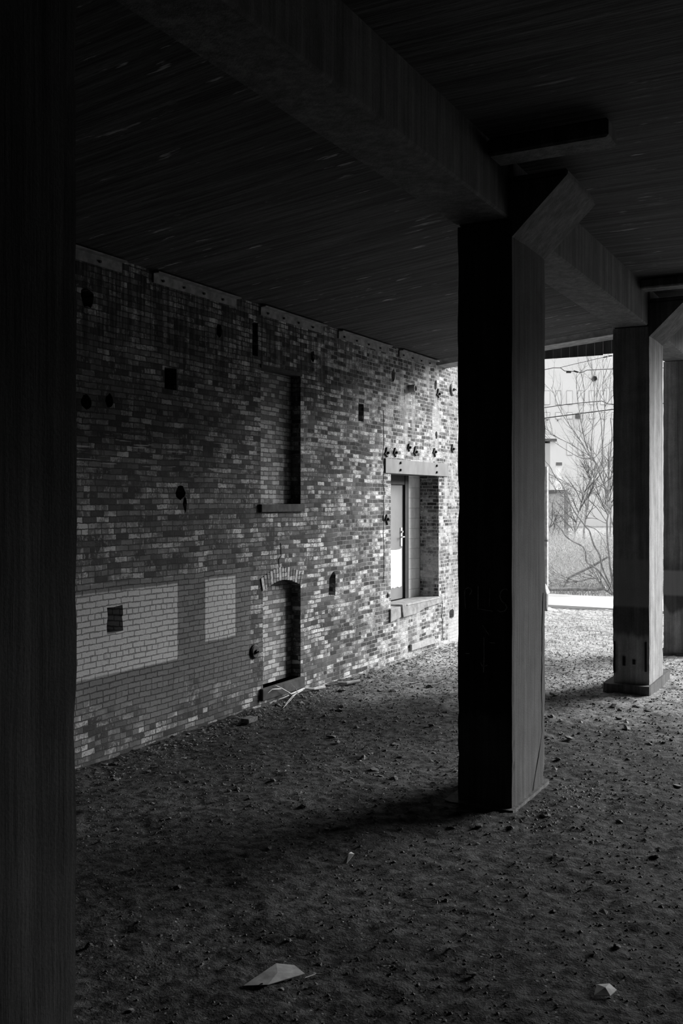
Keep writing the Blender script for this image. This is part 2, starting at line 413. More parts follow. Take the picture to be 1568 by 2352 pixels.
# soldier arch over the low window
for k in range(15):
    t = (k + .5) / 15; y = 11.88 + 1.15 * t; z = -1.20 + .13 * math.sin(math.pi * t); a = (t - .5) * .55
    Mx = Matrix.Translation((WX, y, E_(z))) @ Matrix.Rotation(-a, 4, 'X')
    MB().box((-.02, -.030, -.09), (.014, .030, .10), Mx).build('arch_brick', M['infill'] if k % 3 else M['palestone'], wall)

# bricked-up windows
w1 = thing('window_1', (WX - .18, 12.43, E_(-.05)), kind='structure')
MB().box((WX - .24, 11.80, E_(-.1)), (WX - .17, 13.05, E_(1.97))).build('brick_infill', M['infill'], w1)
bevel(MB().box((WX - .17, 11.82, E_(-.165)), (WX + .05, 13.03, E_(-.05))).build('window_sill', M['darksill'], w1), .012)
MB().box((WX - .16, 11.86, E_(1.88)), (WX + .02, 13.00, E_(1.93))).build('lintel', M['darksill'], w1)
w2 = thing('window_2', (WX - .17, 12.45, E_(-2.66)), kind='structure')
MB().box((WX - .24, 11.85, E_(-2.7)), (WX - .16, 13.05, E_(-1.05))).build('brick_infill', M['infill'], w2)
bevel(MB().box((WX - .16, 11.85, E_(-2.83)), (WX + .05, 13.03, E_(-2.66))).build('window_sill', M['darksill'], w2), .012)

# doorway
BX = -8.07
MB().box((BX - .2, 15.9, E_(-2.1)), (BX, 16.68, E_(.6))).add([], []).box((BX - .2, 17.80, E_(-2.1)), (BX, 18.5, E_(.6))).build('block_infill', M['block'], wall)
MB().box((BX - .4, 15.7, E_(-2.2)), (BX - .2, 18.8, E_(.8))).build('block_backing', M['block'], wall)
d1 = thing('door_1', (BX, 17.2, E_(-1.90)), kind='structure')
fm = MB()
fm.box((BX - .19, 17.64, E_(-1.90)), (BX + .02, 17.80, E_(.55))).box((BX - .19, 16.68, E_(-1.90)), (BX + .02, 16.76, E_(.55))).box((BX - .19, 16.76, E_(.31)), (BX + .01, 17.64, E_(.55)))
fm.build('door_frame', M['frame'], d1)
bevel(MB().box((BX - .07, 16.77, E_(-1.89)), (BX - .02, 17.63, E_(.30))).build('door_leaf', M['door'], d1), .004)
h = MB().box((BX - .022, 17.49, E_(-.88)), (BX - .008, 17.57, E_(-.52))); 
h.tube([(BX - .01, 17.53, E_(-.70)), (BX + .05, 17.53, E_(-.70)), (BX + .05, 17.44, E_(-.70))], .012, 8)
h.tube([(BX - .01, 17.53, E_(-.60)), (BX + .02, 17.53, E_(-.60))], .02, 10)
h.build('door_handle', M['chrome'], d1)
pm = MB(); n = 8
for i in range(n + 1):
    y = 17.0 + .56 * i / n; sag = .018 * math.sin(math.pi * i / n); xo = BX - .014 + .006 * math.sin(i * 1.3)
    pm.v += [Vector((xo, y, E_(-1.67 + .01 * (i % 3)))), Vector((xo, y, E_(-.93) - sag + .01 * i / n)), Vector((xo - .002, y, E_(-1.67 + .01 * (i % 3)))), Vector((xo - .002, y, E_(-.93) - sag + .01 * i / n))]
for i in range(n):
    a = i * 4; pm.f += [(a, a+4, a+5, a+1), (a+2, a+3, a+7, a+6), (a+1, a+5, a+7, a+3), (a, a+2, a+6, a+4)]
tag(pm.build('paper_notice', M['paper'], origin=(BX, 17.28, E_(-1.67))), 'blank white sheet of paper stuck on the lower half of the grey door', 'notice')
# raised concrete sill
sl = thing('door_sill', (WX - .1, 17.3, E_(-2.1)), 'worn concrete loading sill with a broken left end under the brick doorway', 'sill')
bevel(MB().prism([(16.55, E_(-1.90)), (18.42, E_(-1.90)), (18.42, E_(-2.03)), (17.6, E_(-2.06)), (17.2, E_(-2.13)), (16.6, E_(-2.14)), (16.56, E_(-2.02))], 0, WX - .40, WX + .05).build('slab', M['sill'], sl), .012)
bevel(MB().prism([(16.10, E_(-1.94)), (16.53, E_(-1.93)), (16.55, E_(-2.13)), (16.3, E_(-2.16)), (16.09, E_(-2.18))], 0, WX - .40, WX + .03).build('broken_end', M['sill'], sl), .012)
MB().tube([(WX + .052, 16.75, E_(-1.925)), (WX + .052, 18.3, E_(-1.925))], .010, 6).build('edge_strip', M['ledge'], sl)
# steel lintel plate
ln = thing('steel_lintel', (WX, 17.36, E_(.49)), 'flat grey steel lintel plate with four bolts above the doorway', 'lintel')
bevel(MB().prism([(15.90, E_(.49)), (18.84, E_(.49)), (18.84, E_(.72)), (18.80, E_(.745)), (15.90, E_(.75))], 0, WX - .02, WX + .025).build('plate', M['steel'], ln), .004)
MB().box((WX - .40, 16.10, E_(.49)), (WX - .02, 18.44, E_(.51))).build('flange', M['steel'], ln)
for y in (16.52, 18.22):
    for z in (.56, .69):
        MB().tube([(WX + .02, y, E_(z)), (WX + .05, y, E_(z))], [.026, .02], 8).build('bolt', M['iron'], ln)

# steel angles at the wall head
AL = ['bolted steel angle along the wall head, nearest to the camera', 'bolted steel angle at the wall head, second from the camera', 'bolted steel angle at the wall head above the tall bricked window', 'bolted steel angle at the wall head between tall window and doorway', 'bolted steel angle at the wall head over the doorway']
for i, (a, b) in enumerate([(6.9, 8.91), (9.48, 11.24), (11.85, 13.65), (14.16, 16.03), (16.49, 18.20)]):
    s_ = thing('steel_angle', (WX, (a + b) / 2, E_(2.64)), AL[i], 'steel angle', 'steel angles under the deck edge')
    MB().box((WX, a, E_(2.625)), (WX + .02, b, E_(2.735))).box((WX, a, E_(2.735)), (WX + .10, b, E_(2.75))).build('plate', M['palesteel'], s_)
    for k in range(4):
        y = a + (b - a) * (k + .4) / 4.2
        MB().tube([(WX + .018, y, E_(2.67)), (WX + .045, y, E_(2.67))], .016, 6).build('bolt', M['iron'], s_)

# anchors, pipe stub, rings
def disc(y, z, r_, label, cat='anchor plate', group=None, pale=False):
    a = thing('anchor_plate', (WX, y, E_(z)), label, cat, group)
    MB().tube([(WX - .01, y, E_(z)), (WX + .02, y, E_(z)), (WX + .035, y, E_(z))], [r_, r_, r_ * .8], 20).build('plate', M['steel'] if pale else M['iron'], a)
    MB().tube([(WX + .03, y, E_(z)), (WX + .06, y, E_(z)), (WX + .062, y, E_(z)), (WX + .09, y, E_(z))], [.03, .03, .012, .012], 8).build('bolt', M['iron'], a)
disc(19.10, 2.28, .13, 'round iron anchor plate with bolt in the sunlit pale brick beyond the deck', pale=True)
disc(11.70, -2.11, .10, 'round iron plate beside the low bricked window, near the ground')
k0 = 0
for (y, z, lab) in [(15.98, .85, 'star-shaped iron wall anchor over the left end of the steel lintel'),
                    (16.33, .87, 'star-shaped iron wall anchor, second from the left over the lintel'),
                    (16.93, .99, 'small iron wall anchor over the lintel, highest of its row'),
                    (17.23, .92, 'star-shaped iron wall anchor over the middle of the lintel'),
                    (18.16, .96, 'star-shaped iron wall anchor over the right part of the lintel'),
                    (19.10, 1.06, 'square iron wall anchor right of the lintel, on pale brick'),
                    (18.35, 2.12, 'ragged iron anchor high on the wall near the deck corner'),
                    (15.98, -.33, 'rusty iron anchor left of the door opening at mid height')]:
    a = thing('wall_anchor', (WX, y, E_(z)), lab, 'wall anchor', 'iron wall anchors around the doorway')
    pts = []
    for k in range(8):
        t = math.pi * k / 4 + .2; q = (.085 if k % 2 == 0 else .05) * random.uniform(.8, 1.15) * (1 if k0 != 2 else .7); pts.append((y + q * math.cos(t), E_(z) + q * 1.1 * math.sin(t)))
    MB().prism(pts, 0, WX - .005, WX + .025).build('star', M['iron'], a)
    MB().tube([(WX + .02, y, E_(z)), (WX + .06, y + .005, E_(z))], [.03, .018], 7).build('bolt', M['iron'], a); k0 += 1
pp = MB(); y, z = 16.97, E_(2.09); ring = 14
for (xx, rr) in [(WX - .02, .075), (WX + .13, .075), (WX + .13, .052), (WX - .0, .052)]:
    for k in range(ring): t = 2 * math.pi * k / ring; pp.v.append(Vector((xx, y + rr * math.cos(t), z + rr * math.sin(t))))
for j in range(3):
    for k in range(ring): pp.f.append((j*ring+k, j*ring+(k+1) % ring, (j+1)*ring+(k+1) % ring, (j+1)*ring+k))
pp.f.append(tuple(3*ring + k for k in range(ring)))
tag(pp.build('pipe_stub', M['ledge'], origin=(WX, y, z)), 'short pale pipe stub sticking out of the wall above the lintel', 'pipe')

# downspout at the far corner of the brick building
dsp = thing('downspout', (WX + .10, 25.3, 0), 'tall grey downspout on the far corner of the brick wall, rusted at its foot', 'downspout')
a0 = P(1245.5, 1400, 25.9); 
MB().box((WX + .015, 25.22, .72), (WX + .17, 25.36, E_(.88))).build('pipe', M['mgrey'], dsp)
MB().prism([(25.22, .18), (25.30, .08), (25.36, .2), (25.36, .72), (25.22, .72)], 0, WX + .02, WX + .16).build('broken_foot', M['grey'], dsp)
MB().box((WX, 25.19, 1.9), (WX + .19, 25.39, 1.94)).build('bracket', M['grey'], dsp)

# ------------------------------------------------------------------ pillars
def rough_box(x0, x1, y0, y1, z0, z1, st=.06, seed=0, ero=1.):
    """box with worn, uneven arrises"""
    bm = bmesh.new()
    def gl(a, b): n = max(2, int((b - a) / st)); return [a + (b - a) * i / n for i in range(n + 1)]
    gx, gy, gz = gl(x0, x1), gl(y0, y1), gl(z0, z1)
    cache = {}
    def vv(x, y, z):
        k = (round(x, 4), round(y, 4), round(z, 4))
        if k not in cache:
            p = Vector((x, y, z)); q = p + Vector((seed * 7.3, 0, 0))
            c = Vector(((x0 + x1) / 2, (y0 + y1) / 2, z))
            d = Vector((noise.noise(q * 3), noise.noise(q * 3 + Vector((9, 0, 0))), 0)) * .006
            ex = min(x - x0, x1 - x); ey = min(y - y0, y1 - y)
            if ex < 1e-4 and ey < 1e-4:
                e = noise.noise(Vector((x * 3 + seed, y * 3, z * 2.2))); e2 = noise.noise(Vector((x * 3, y * 3, z * 11)))
                low = max(0, 1 - (z - z0) / 1.3)
                am = .008 + ero * (.03 * max(0, e - .15) + .010 * abs(e2) + .06 * low * max(0, e2 + .1))
                d += (c - p).normalized() * am
            cache[k] = bm.verts.new(p + d)
        return cache[k]
    def face(f, A, B):
        for i in range(len(A) - 1):
            for j in range(len(B) - 1):
                try: bm.faces.new([vv(*f(A[i], B[j])), vv(*f(A[i+1], B[j])), vv(*f(A[i+1], B[j+1])), vv(*f(A[i], B[j+1]))])
                except ValueError: pass
    face(lambda a, b: (a, y0, b), gx, gz); face(lambda a, b: (a, y1, b), gx, gz)
    face(lambda a, b: (x0, a, b), gy, gz); face(lambda a, b: (x1, a, b), gy, gz)
    face(lambda a, b: (a, b, z0), gx, gy); face(lambda a, b: (a, b, z1), gx, gy)
    bmesh.ops.recalc_face_normals(bm, faces=bm.faces)
    me = bpy.data.meshes.new('rough'); bm.to_mesh(me); bm.free(); return me
def addmesh(name, me, mat, parent):
    me.materials.append(mat); me.name = name
    o = bpy.data.objects.new(name, me); COL.objects.link(o); o.parent = parent; o.location = -parent.location; return o
PX0, PX1 = -3.575, -3.02
BB = E_(2.65)                                              # underside of the long beam
def pillar(y0, y1, mat, label, seed, ground=0.0, plinth=None):
    t = thing('concrete_pillar', ((PX0 + PX1) / 2, (y0 + y1) / 2, 0), label, 'pillar', 'square concrete pillars carrying the deck')
    addmesh('shaft', rough_box(PX0, PX1, y0, y1, -.15, BB, .07, seed), mat, t)
    b = MB().prism([(PX1 - .02, E_(2.48)), (PX1 + .52, E_(3.0)), (PX1 - .02, E_(3.0))], 1, y0 + .012, y1 - .012).build('haunch', M['beam'], t)
    if plinth:
        px0, px1, py0, py1, ph = plinth
        addmesh('base_slab', rough_box(px0, px1, py0, py1, -.1, ph, .07, seed + 3, 1.6), M['beam'], t)
    return t
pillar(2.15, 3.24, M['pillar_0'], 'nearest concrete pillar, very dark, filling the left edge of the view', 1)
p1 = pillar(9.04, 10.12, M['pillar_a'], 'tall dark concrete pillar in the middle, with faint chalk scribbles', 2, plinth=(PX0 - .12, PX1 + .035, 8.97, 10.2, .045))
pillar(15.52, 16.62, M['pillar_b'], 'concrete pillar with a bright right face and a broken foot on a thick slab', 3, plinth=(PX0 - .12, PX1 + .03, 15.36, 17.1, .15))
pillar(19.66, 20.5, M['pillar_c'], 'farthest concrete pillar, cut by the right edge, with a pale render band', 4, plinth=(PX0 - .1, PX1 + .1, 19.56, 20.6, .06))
random.seed(31)
cm = MB(); cy = 10.03
for k in range(26):
    z0, z1 = 2.0 - k * .075, 2.0 - (k + 1) * .075; c2 = cy + random.uniform(-.012, .012) - .002 * k * (k > 18); w_ = random.uniform(.004, .012)
    cm.prism([(cy - w_, z1 if 0 else z0), (cy + w_, z0), (c2 + w_, z1), (c2 - w_, z1)], 0, PX1 - .006, PX1 + .004); cy = c2
cm.build('crack', M['hole'], p1)
p2 = [o for o in bpy.data.objects if o.get('label', '').startswith('concrete pillar with a bright')][0]
for x_, z0, z1, w_ in [(-3.545, .3, .78, .012), (-3.075, .35, .8, .014), (-3.40, .42, .56, .02), (-3.25, .45, .52, .02)]:
    MB().box((x_ - w_, 15.50, z0), (x_ + w_, 15.53, z1)).build('slot', M['hole'], p2)
# chalk scribbles on the middle pillar
def chalk(pts, w=.006):
    m = MB(); q = []
    for (cx, cy) in pts:
        px = 1040 + cx / 7.127; py = 1320 + cy / 7.127; u = (px - 784) / F; t = 9.02 / (u * SN + CS); q.append((t * (u * CS - SN), E_((HY - py) / F * t)))
    for (x0, z0), (x1, z1) in zip(q, q[1:]):
        d = Vector((x1 - x0, z1 - z0)); nn = Vector((-d.y, d.x)).normalized() * w / 2
        m.prism([(x0 + nn.x, z0 + nn.y), (x0 - nn.x, z0 - nn.y), (x1 - nn.x, z1 - nn.y), (x1 + nn.x, z1 + nn.y)], 1, 9.024, 9.034)
    m.build('chalk_mark', M['chalk'], p1)
chalk([(890,260),(865,235),(820,240),(780,280),(762,350),(790,430),(850,480),(880,540),(840,595),(770,612),(715,580)])
chalk([(200,560),(192,430),(185,300),(195,235),(240,212),(285,225),(303,270),(265,330)])
chalk([(405,180),(405,560),(440,565),(540,580),(640,600)], .005); chalk([(600,230),(592,520)], .004)
chalk([(480,830),(590,995)]); chalk([(500,1020),(503,1400),(493,1600)]); chalk([(450,1440),(485,1512),(560,1480)]); chalk([(590,1112),(680,1120)]); chalk([(200,1290),(262,1292)])

# ------------------------------------------------------------------ deck and beams
def beam(name, m, label, group='concrete beams under the deck'):
    o = m.build(name, M['beam']); tag(o, label, 'beam', group)
    bevel(o, .02, 1); return o
for (a, b, lab) in [(-4.2, 2.10, 'concrete beam running overhead behind the camera to the nearest pillar'),
                    (3.30, 8.98, 'long concrete beam overhead between the nearest and the middle pillar'),
                    (10.18, 15.46, 'concrete beam between the middle pillar and the bright-faced pillar'),
                    (16.68, 19.60, 'short concrete beam between the two farthest pillars')]:
    beam('concrete_beam', MB().box((PX0 + .01, a, BB), (PX1 - .01, b, E_(3.28))), lab)
for (y0, y1, lab) in [(2.15, 3.24, 'cross beam running right from the nearest pillar'), (9.04, 10.12, 'dark cross beam running right from the middle pillar'),
                 (15.52, 16.62, 'cross beam running right from the bright-faced pillar'), (19.66, 20.5, 'cross beam over the farthest pillar')]:
    beam('cross_beam', MB().box((PX0 + .01, y0 + .02, BB + .004), (PX1 + .0, y1 - .02, E_(3.28))).box((PX1, y0 + .02, E_(3.0)), (-2.50, y1 - .02, E_(3.07))), lab)
# light ledge strip in front of the middle pillar's head
beam('ledge_beam', MB().box((-3.0, 8.30, E_(3.02)), (-1.95, 8.62, E_(3.18))), 'short level concrete bar under the deck in front of the middle pillar head')
beam('ledge_beam', MB().box((-3.0, 14.7, E_(3.06)), (-1.95, 15.0, E_(3.20))), 'short level concrete bar in front of the bright-faced pillar head')
dk = MB()
def top(x): return E_(2.77) + .105 * (x - WX)
dk.add([(WX, -8, top(WX)), (-3.3, -8, top(-3.3)), (-3.3, 18.2, top(-3.3)), (WX, 18.2, top(WX)), (WX, -8, E_(3.7)), (-3.3, -8, E_(3.7)), (-3.3, 18.2, E_(3.7)), (WX, 18.2, E_(3.7))],
       [(0,3,2,1),(4,5,6,7),(0,1,5,4),(1,2,6,5),(2,3,7,6),(3,0,4,7)])
dk.box((-3.3, -8, E_(3.22)), (9, 20.5, E_(3.75)))
dk.box((-3.6, 18.2, E_(3.1)), (-3.3, 20.5, E_(3.7)))
tag(dk.build('ceiling', M['deck']), kind='structure')
# pale lip and hanging fascia at the deck end
lip = MB(); 
for x0, x1 in [(WX, -5.6), (-5.6, -3.62)]:
    lip.add([(x0, 18.28, top(x0) - .09), (x1, 18.28, top(x1) - .09 - .03 * (x1 > -4)), (x1, 18.75, top(x1) - .10 - .03 * (x1 > -4)), (x0, 18.75, top(x0) - .10),
         (x0, 18.28, top(x0) + .02), (x1, 18.28, top(x1) + .02), (x1, 18.75, top(x1) + .1), (x0, 18.75, top(x0) + .1)], [(0,3,2,1),(4,5,6,7),(0,1,5,4),(1,2,6,5),(2,3,7,6),(3,0,4,7)])
tag(lip.build('trim_1', M['sill']), kind='structure')
fa = thing('fascia', (-5, 18.9, E_(2.8)), 'dark vertical board fascia hanging under the far deck edge', 'fascia')
x = -6.6; k = 0
while x < -3.65:
    w = .16; zb = 2.745 if x < -4.62 else 2.765
    MB().box((x, 18.86 + .006 * (k % 2), E_(zb)), (x + w - .006, 18.89 + .006 * (k % 2), E_(3.3))).build('board', M['fascia'], fa); x += w; k += 1
# unseen walls added to keep light out of the undercroft
tag(MB().box((9, -8, -.3), (9.4, 20.5, E_(3.7))).build('added_wall_right', M['brick']), kind='structure')
tag(MB().box((WX, -8.4, -.3), (9.4, -8, E_(3.7))).build('added_wall_back', M['brick']), kind='structure')

# ------------------------------------------------------------------ rubble, leaves, litter
def stone_mesh(i, flat=.55):
    bm = bmesh.new(); bmesh.ops.create_icosphere(bm, subdivisions=2 if i < 3 else 1, radius=1)
    for v in bm.verts:
        n_ = noise.noise(v.co * 1.4 + Vector((i * 5, 0, 0))); v.co *= 1 + .35 * n_
        v.co.z *= flat; v.co.x *= 1.25
        v.co += Vector([random.uniform(-.2, .2) for _ in range(3)])
    me = bpy.data.meshes.new('stone'); bm.to_mesh(me); bm.free(); me.materials.append(M['stone']); return me
random.seed(11)
meshes = [stone_mesh(i) for i in range(6)]
def blocked(x, y): return (-3.78 < x < -2.9 and (8.85 < y < 10.35 or 15.2 < y < 17.3 or 1.9 < y < 3.4 or 19.3 < y < 20.8)) or x < WX + .03
def visible(x, y):
    X = x * CS + y * SN; Z = -x * SN + y * CS
    if Z < 4: return False
    px = 784 + F * X / Z; py = HY + F * EYE / Z
    return 190 < px < 1568 and py < 2352
cnt = 0
zones = [('small dark stone lying in the dirt under the deck', 'stones strewn over the dirt floor', lambda: (random.uniform(-7.5, -.8), random.uniform(4.5, 15)), 215),
         ('broken brick lump in the debris heaped along the foot of the wall', 'rubble along the foot of the brick wall', lambda: (WX + .06 + abs(random.gauss(0, .22)), random.uniform(8.2, 17)), 75)]
for lab, grp, fn, n in zones:
    k = 0
    while k < n:
        x, y = fn()
        if blocked(x, y) or not visible(x, y): continue
        s = random.choice([.010, .013, .016, .02, .028]) * (1.15 if 'brick' in lab else .75 + max(0, y - 6) * .13)
        o = bpy.data.objects.new('stone' if 'brick' not in lab else 'brick_lump', random.choice(meshes)); COL.objects.link(o)
        o.location = (x, y, gh(x, y) + s * .22); o.scale = (s * random.uniform(.8, 1.5), s * random.uniform(.8, 1.3), s * random.uniform(.7, 1.3)); o.rotation_euler = (random.uniform(-.3, .3), random.uniform(-.3, .3), random.uniform(0, 6.3))
        tag(o, lab, 'stone', grp); k += 1
def chips(n, fn, smin, smax):
    m = MB()
    for _ in range(n):
        x, y = fn()
        if blocked(x, y): continue
        s = random.uniform(smin, smax) * min(1, .35 + y * .05); z = gh(x, y); a = random.uniform(0, 6.3); tl = random.uniform(-.5, .5); h_ = s * random.uniform(.3, .8)
        vs = []
        for k in range(5):
            t = a + 2 * math.pi * k / 5; rr = s * random.uniform(.6, 1.2); vs.append(Vector((x + rr * math.cos(t), y + rr * .8 * math.sin(t), z + tl * rr * math.cos(t) * .5)))
        vs.append(Vector((x + random.uniform(-.3, .3) * s, y, z + h_)))
        m.add(vs, [(k, (k + 1) % 5, 5) for k in range(5)])
    return m
def yard(): return (random.uniform(-7.6, -.8), random.uniform(4.4, 19))
def nearp():
    a = random.gauss(0, .5); return (PX1 + .05 + abs(random.gauss(0, .35)), 9.0 + random.uniform(-.4, 1.3))
tag(chips(15000, yard, .005, .028).build('gravel', M['stone']), 'dark gravel and crumbs of dirt scattered over the floor', 'gravel', kind='stuff')
tag(chips(5000, lambda: (random.uniform(-7.6, 2.5), 15 + abs(random.gauss(0, 5))), .008, .025).build('pale_gravel', M['palestone']), 'pale gravel lying in the open yard at the far end', 'gravel', kind='stuff')
tag(chips(240, nearp, .01, .028).build('spalled_chips', M['palestone']), 'pale concrete chips fallen around the middle pillar', 'chips', kind='stuff')
tag(chips(90, lambda: (random.uniform(-4, -1.2), random.uniform(6, 13)), .006, .02).build('white_flecks', M['litter']), 'scattered tiny white flecks in the dirt', 'litter', kind='stuff')
# leaves along the wall
m = MB()
for _ in range(1600):
    y = random.uniform(8, 19); x = WX + .07 + abs(random.gauss(0, .28))
    if random.random() < .3: x, y = random.uniform(-7.5, -3.8), random.uniform(8, 17)
    s = random.uniform(.012, .035); a = random.uniform(0, 6.3); z = gh(x, y) + .006
    d = Vector((math.cos(a), math.sin(a), random.uniform(-.3, .3))) * s; w = Vector((-math.sin(a), math.cos(a), random.uniform(-.3, .6))) * s * .5; c = Vector((x, y, z + abs(d.z) + .003))
    m.add([c - d, c + w, c + d, c - w, c + Vector((0, 0, .006))], [(0, 3, 4), (3, 2, 4), (2, 1, 4), (1, 0, 4)])
tag(m.build('dead_leaves', M['leaf']), 'dead leaves drifted along the foot of the brick wall', 'leaves', kind='stuff')
# scraps of paper
def scrap(name, pts, label, mat, lift=.03, cat='scrap'):
    c = Vector((sum(p[0] for p in pts) / len(pts), sum(p[1] for p in pts) / len(pts), 0)); m = MB(); n = len(pts)
    vs = [Vector((x, y, gh(x, y) + .012 + dz)) for x, y, dz in pts]; cc = Vector((c.x, c.y, max(v.z for v in vs) + lift * .3))
    m.add(vs + [cc] + [v - Vector((0, 0, .004)) for v in vs] + [cc - Vector((0, 0, .004))], [(k, (k+1) % n, n) for k in range(n)] + [((k+1) % n + n + 1, k + n + 1, 2*n + 1) for k in range(n)] + [(k, k + n + 1, (k+1) % n + n + 1, (k+1) % n) for k in range(n)])
    return tag(m.build(name, mat, origin=(c.x, c.y, gh(c.x, c.y))), label, cat)
scrap('paper_scrap', [(-3.37, 5.03, 0), (-3.24, 5.10, 0), (-3.12, 5.34, .01), (-3.22, 5.38, .02), (-3.33, 5.34, .03)], 'large crumpled triangular sheet lying in the dark foreground', M['mgrey'], 0.)
scrap('paper_scrap', [(-1.47, 5.90, 0), (-1.38, 5.93, .01), (-1.36, 6.01, .02), (-1.41, 6.04, .03), (-1.48, 6.02, .015)], 'small crumpled pale scrap at the lower right of the dirt floor', M['litter'], 0.)
scrap('paper_scrap', [(-3.80, 7.10, 0), (-3.77, 7.12, .0), (-3.74, 7.2, .05), (-3.78, 7.22, .05)], 'small folded paper scrap left of the middle pillar shadow', M['litter'])
for i, (px, py, lab) in enumerate([(1332, 1661, 'tiny bright chip between the middle and bright-faced pillar'), (1437, 1661, 'tiny pale chip in front of the bright-faced pillar'), (1322, 1863, 'elongated pale shard right of the middle pillar foot'), (1272, 1772, 'small white shard beside the middle pillar'), (1384, 2099, 'flat grey chip in the dirt at lower right')]):
    u = (px - 784) / F; t = EYE / ((py - HY) / F); x, y = t * (u * CS - SN), t * (u * SN + CS); s = .028
    scrap('white_chip', [(x - s, y - s * .5, 0), (x + s, y - s * .6, .0), (x + s * 1.2, y + s * .4, .012), (x - s * .6, y + s * .7, .02)], lab, M['litter'], .02, 'chip')
# wire loop
lp = [( -2.9 + .095 * math.cos(t / 12 * 6.28), 6.7 + .075 * math.sin(t / 12 * 6.28), gh(-2.9, 6.7) + .02 + .008 * math.sin(t)) for t in range(12)]
tag(MB().tube(lp, .003, 5).build('wire_loop', M['steel'], origin=(-2.9, 6.7, gh(-2.9, 6.7))), 'thin loop of wire lying on the dark dirt', 'wire')

# fallen branches by the low window
def gp(px, py, lift=.03):
    u = (px - 784) / F; t = EYE / ((py - HY) / F); x, y = t * (u * CS - SN), t * (u * SN + CS); x = max(x, WX + .06); return Vector((x, y, gh(x, y) + lift))
def onwall(px, py, off=.07):
    u = (px - 784) / F; t = (WX + off) / (u * CS - SN); return Vector((WX + off, t * (u * SN + CS), EYE + (HY - py) / F * t))
fb = thing('fallen_branch', gp(690, 1597, 0), 'pale forked dead branch lying under the low bricked window', 'branch')
bp = [gp(745, 1590, .05), gp(720, 1596, .05), gp(690, 1598, .05), onwall(668, 1594, .12), onwall(645, 1580, .1), onwall(632, 1574)]
MB().tube(bp, [.028, .020, .014, .011, .007, .004], 7).build('stem', M['wood'], fb)
tw = MB()
for q in ([onwall(645, 1582, .1), onwall(625, 1583, .12), onwall(615, 1592, .12)], [onwall(684, 1597, .2), onwall(680, 1582, .2), onwall(668, 1571, .1)], [gp(688, 1599, .04), gp(680, 1607, .05), gp(665, 1618, .03), gp(650, 1632, .02)], [onwall(663, 1597, .15), onwall(650, 1603, .14), onwall(640, 1606, .14)], [gp(686, 1600, .04), gp(672, 1612, .06), gp(655, 1622, .02)]):
    tw.tube(q, [.008, .006] + [.003] * (len(q) - 2), 5)
tw.build('twigs', M['wood'], fb)
fb2 = MB().tube([gp(775, 1578, .03), gp(795, 1577, .04), gp(826, 1573, .04)], [.02, .03, .026], 8)
tag(fb2.build('fallen_stick', M['wood'], origin=gp(800, 1577, 0)), 'short thick pale stick lying right of the forked branch', 'stick')
tag(MB().tube([gp(922, 1571, .02), gp(962, 1565, .02)], .008, 6).build('fallen_stick', M['twig'], origin=gp(942, 1568, 0)), 'thin dark stick lying in the open dirt left of the middle pillar', 'stick')
tag(MB().tube([gp(700, 2250, .02), gp(725, 2241, .015), gp(742, 2241, .02)], .004, 5).build('fallen_stick', M['wood'], origin=gp(720, 2245, 0)), 'thin straw-like stick right of the triangular sheet', 'stick')
tag(bevel(MB().box((-7.35, 10.9, .03), (-7.22, 11.12, .09)).build('loose_brick', M['stone'], origin=(-7.3, 11, .03)), .008), 'single loose brick lying near the painted wall', 'brick')
# flat white rock at the corner
rk = MB(); rc = P(1250, 1405, 25.6)
rm = stone_mesh(1, .35); rm.materials.clear(); rm.materials.append(M['white']); ro = bpy.data.objects.new('rock', rm); COL.objects.link(ro); ro.location = (-7.72, 26.0, .03); ro.scale = (.2, .2, .16)
tag(ro, 'flat white rock on the ground by the downspout', 'rock')

# ------------------------------------------------------------------ wires
def cable(pts, D, r_, label, splices=()):
    t = thing('overhead_cable', P(pts[0][0], pts[0][1], D), label, 'cable', 'overhead cables across the opening')
    q = [P(px, py, D + 1.5 * (i % 2 == 9)) for i, (px, py) in enumerate(pts)]
    MB().tube(q, r_, 6).build('cable', M['wire'], t)
    for a, b in splices: MB().tube([P(a[0], a[1], D), P(b[0], b[1], D)], r_ * 2.3, 8).build('splice', M['wire'], t)
cable([(900, 900), (1246, 850), (1270, 845), (1287, 845), (1296, 852), (1318, 853), (1335, 856), (1348, 850), (1418, 847), (2600, 825)], 38, .014, 'upper overhead cable with a slack bend and splices', [((1300, 855), (1311, 855)), ((1317, 852), (1327, 855))])
cable([(1287, 844), (1320, 836), (1380, 822), (1418, 815), (2600, 610)], 38, .010, 'thin overhead wire rising to the right from the upper cable', [((1385, 821), (1394, 819)), ((1397, 818), (1405, 817))])
cable([(900, 985), (1246, 937), (1300, 929), (1370, 922), (1382, 921), (1396, 928), (1418, 929), (2600, 900)], 36, .014, 'middle overhead cable dipping at its right end')
cable([(900, 1010), (1246, 961), (1330, 950), (1418, 939), (2600, 800)], 35, .018, 'lowest and thickest overhead cable')

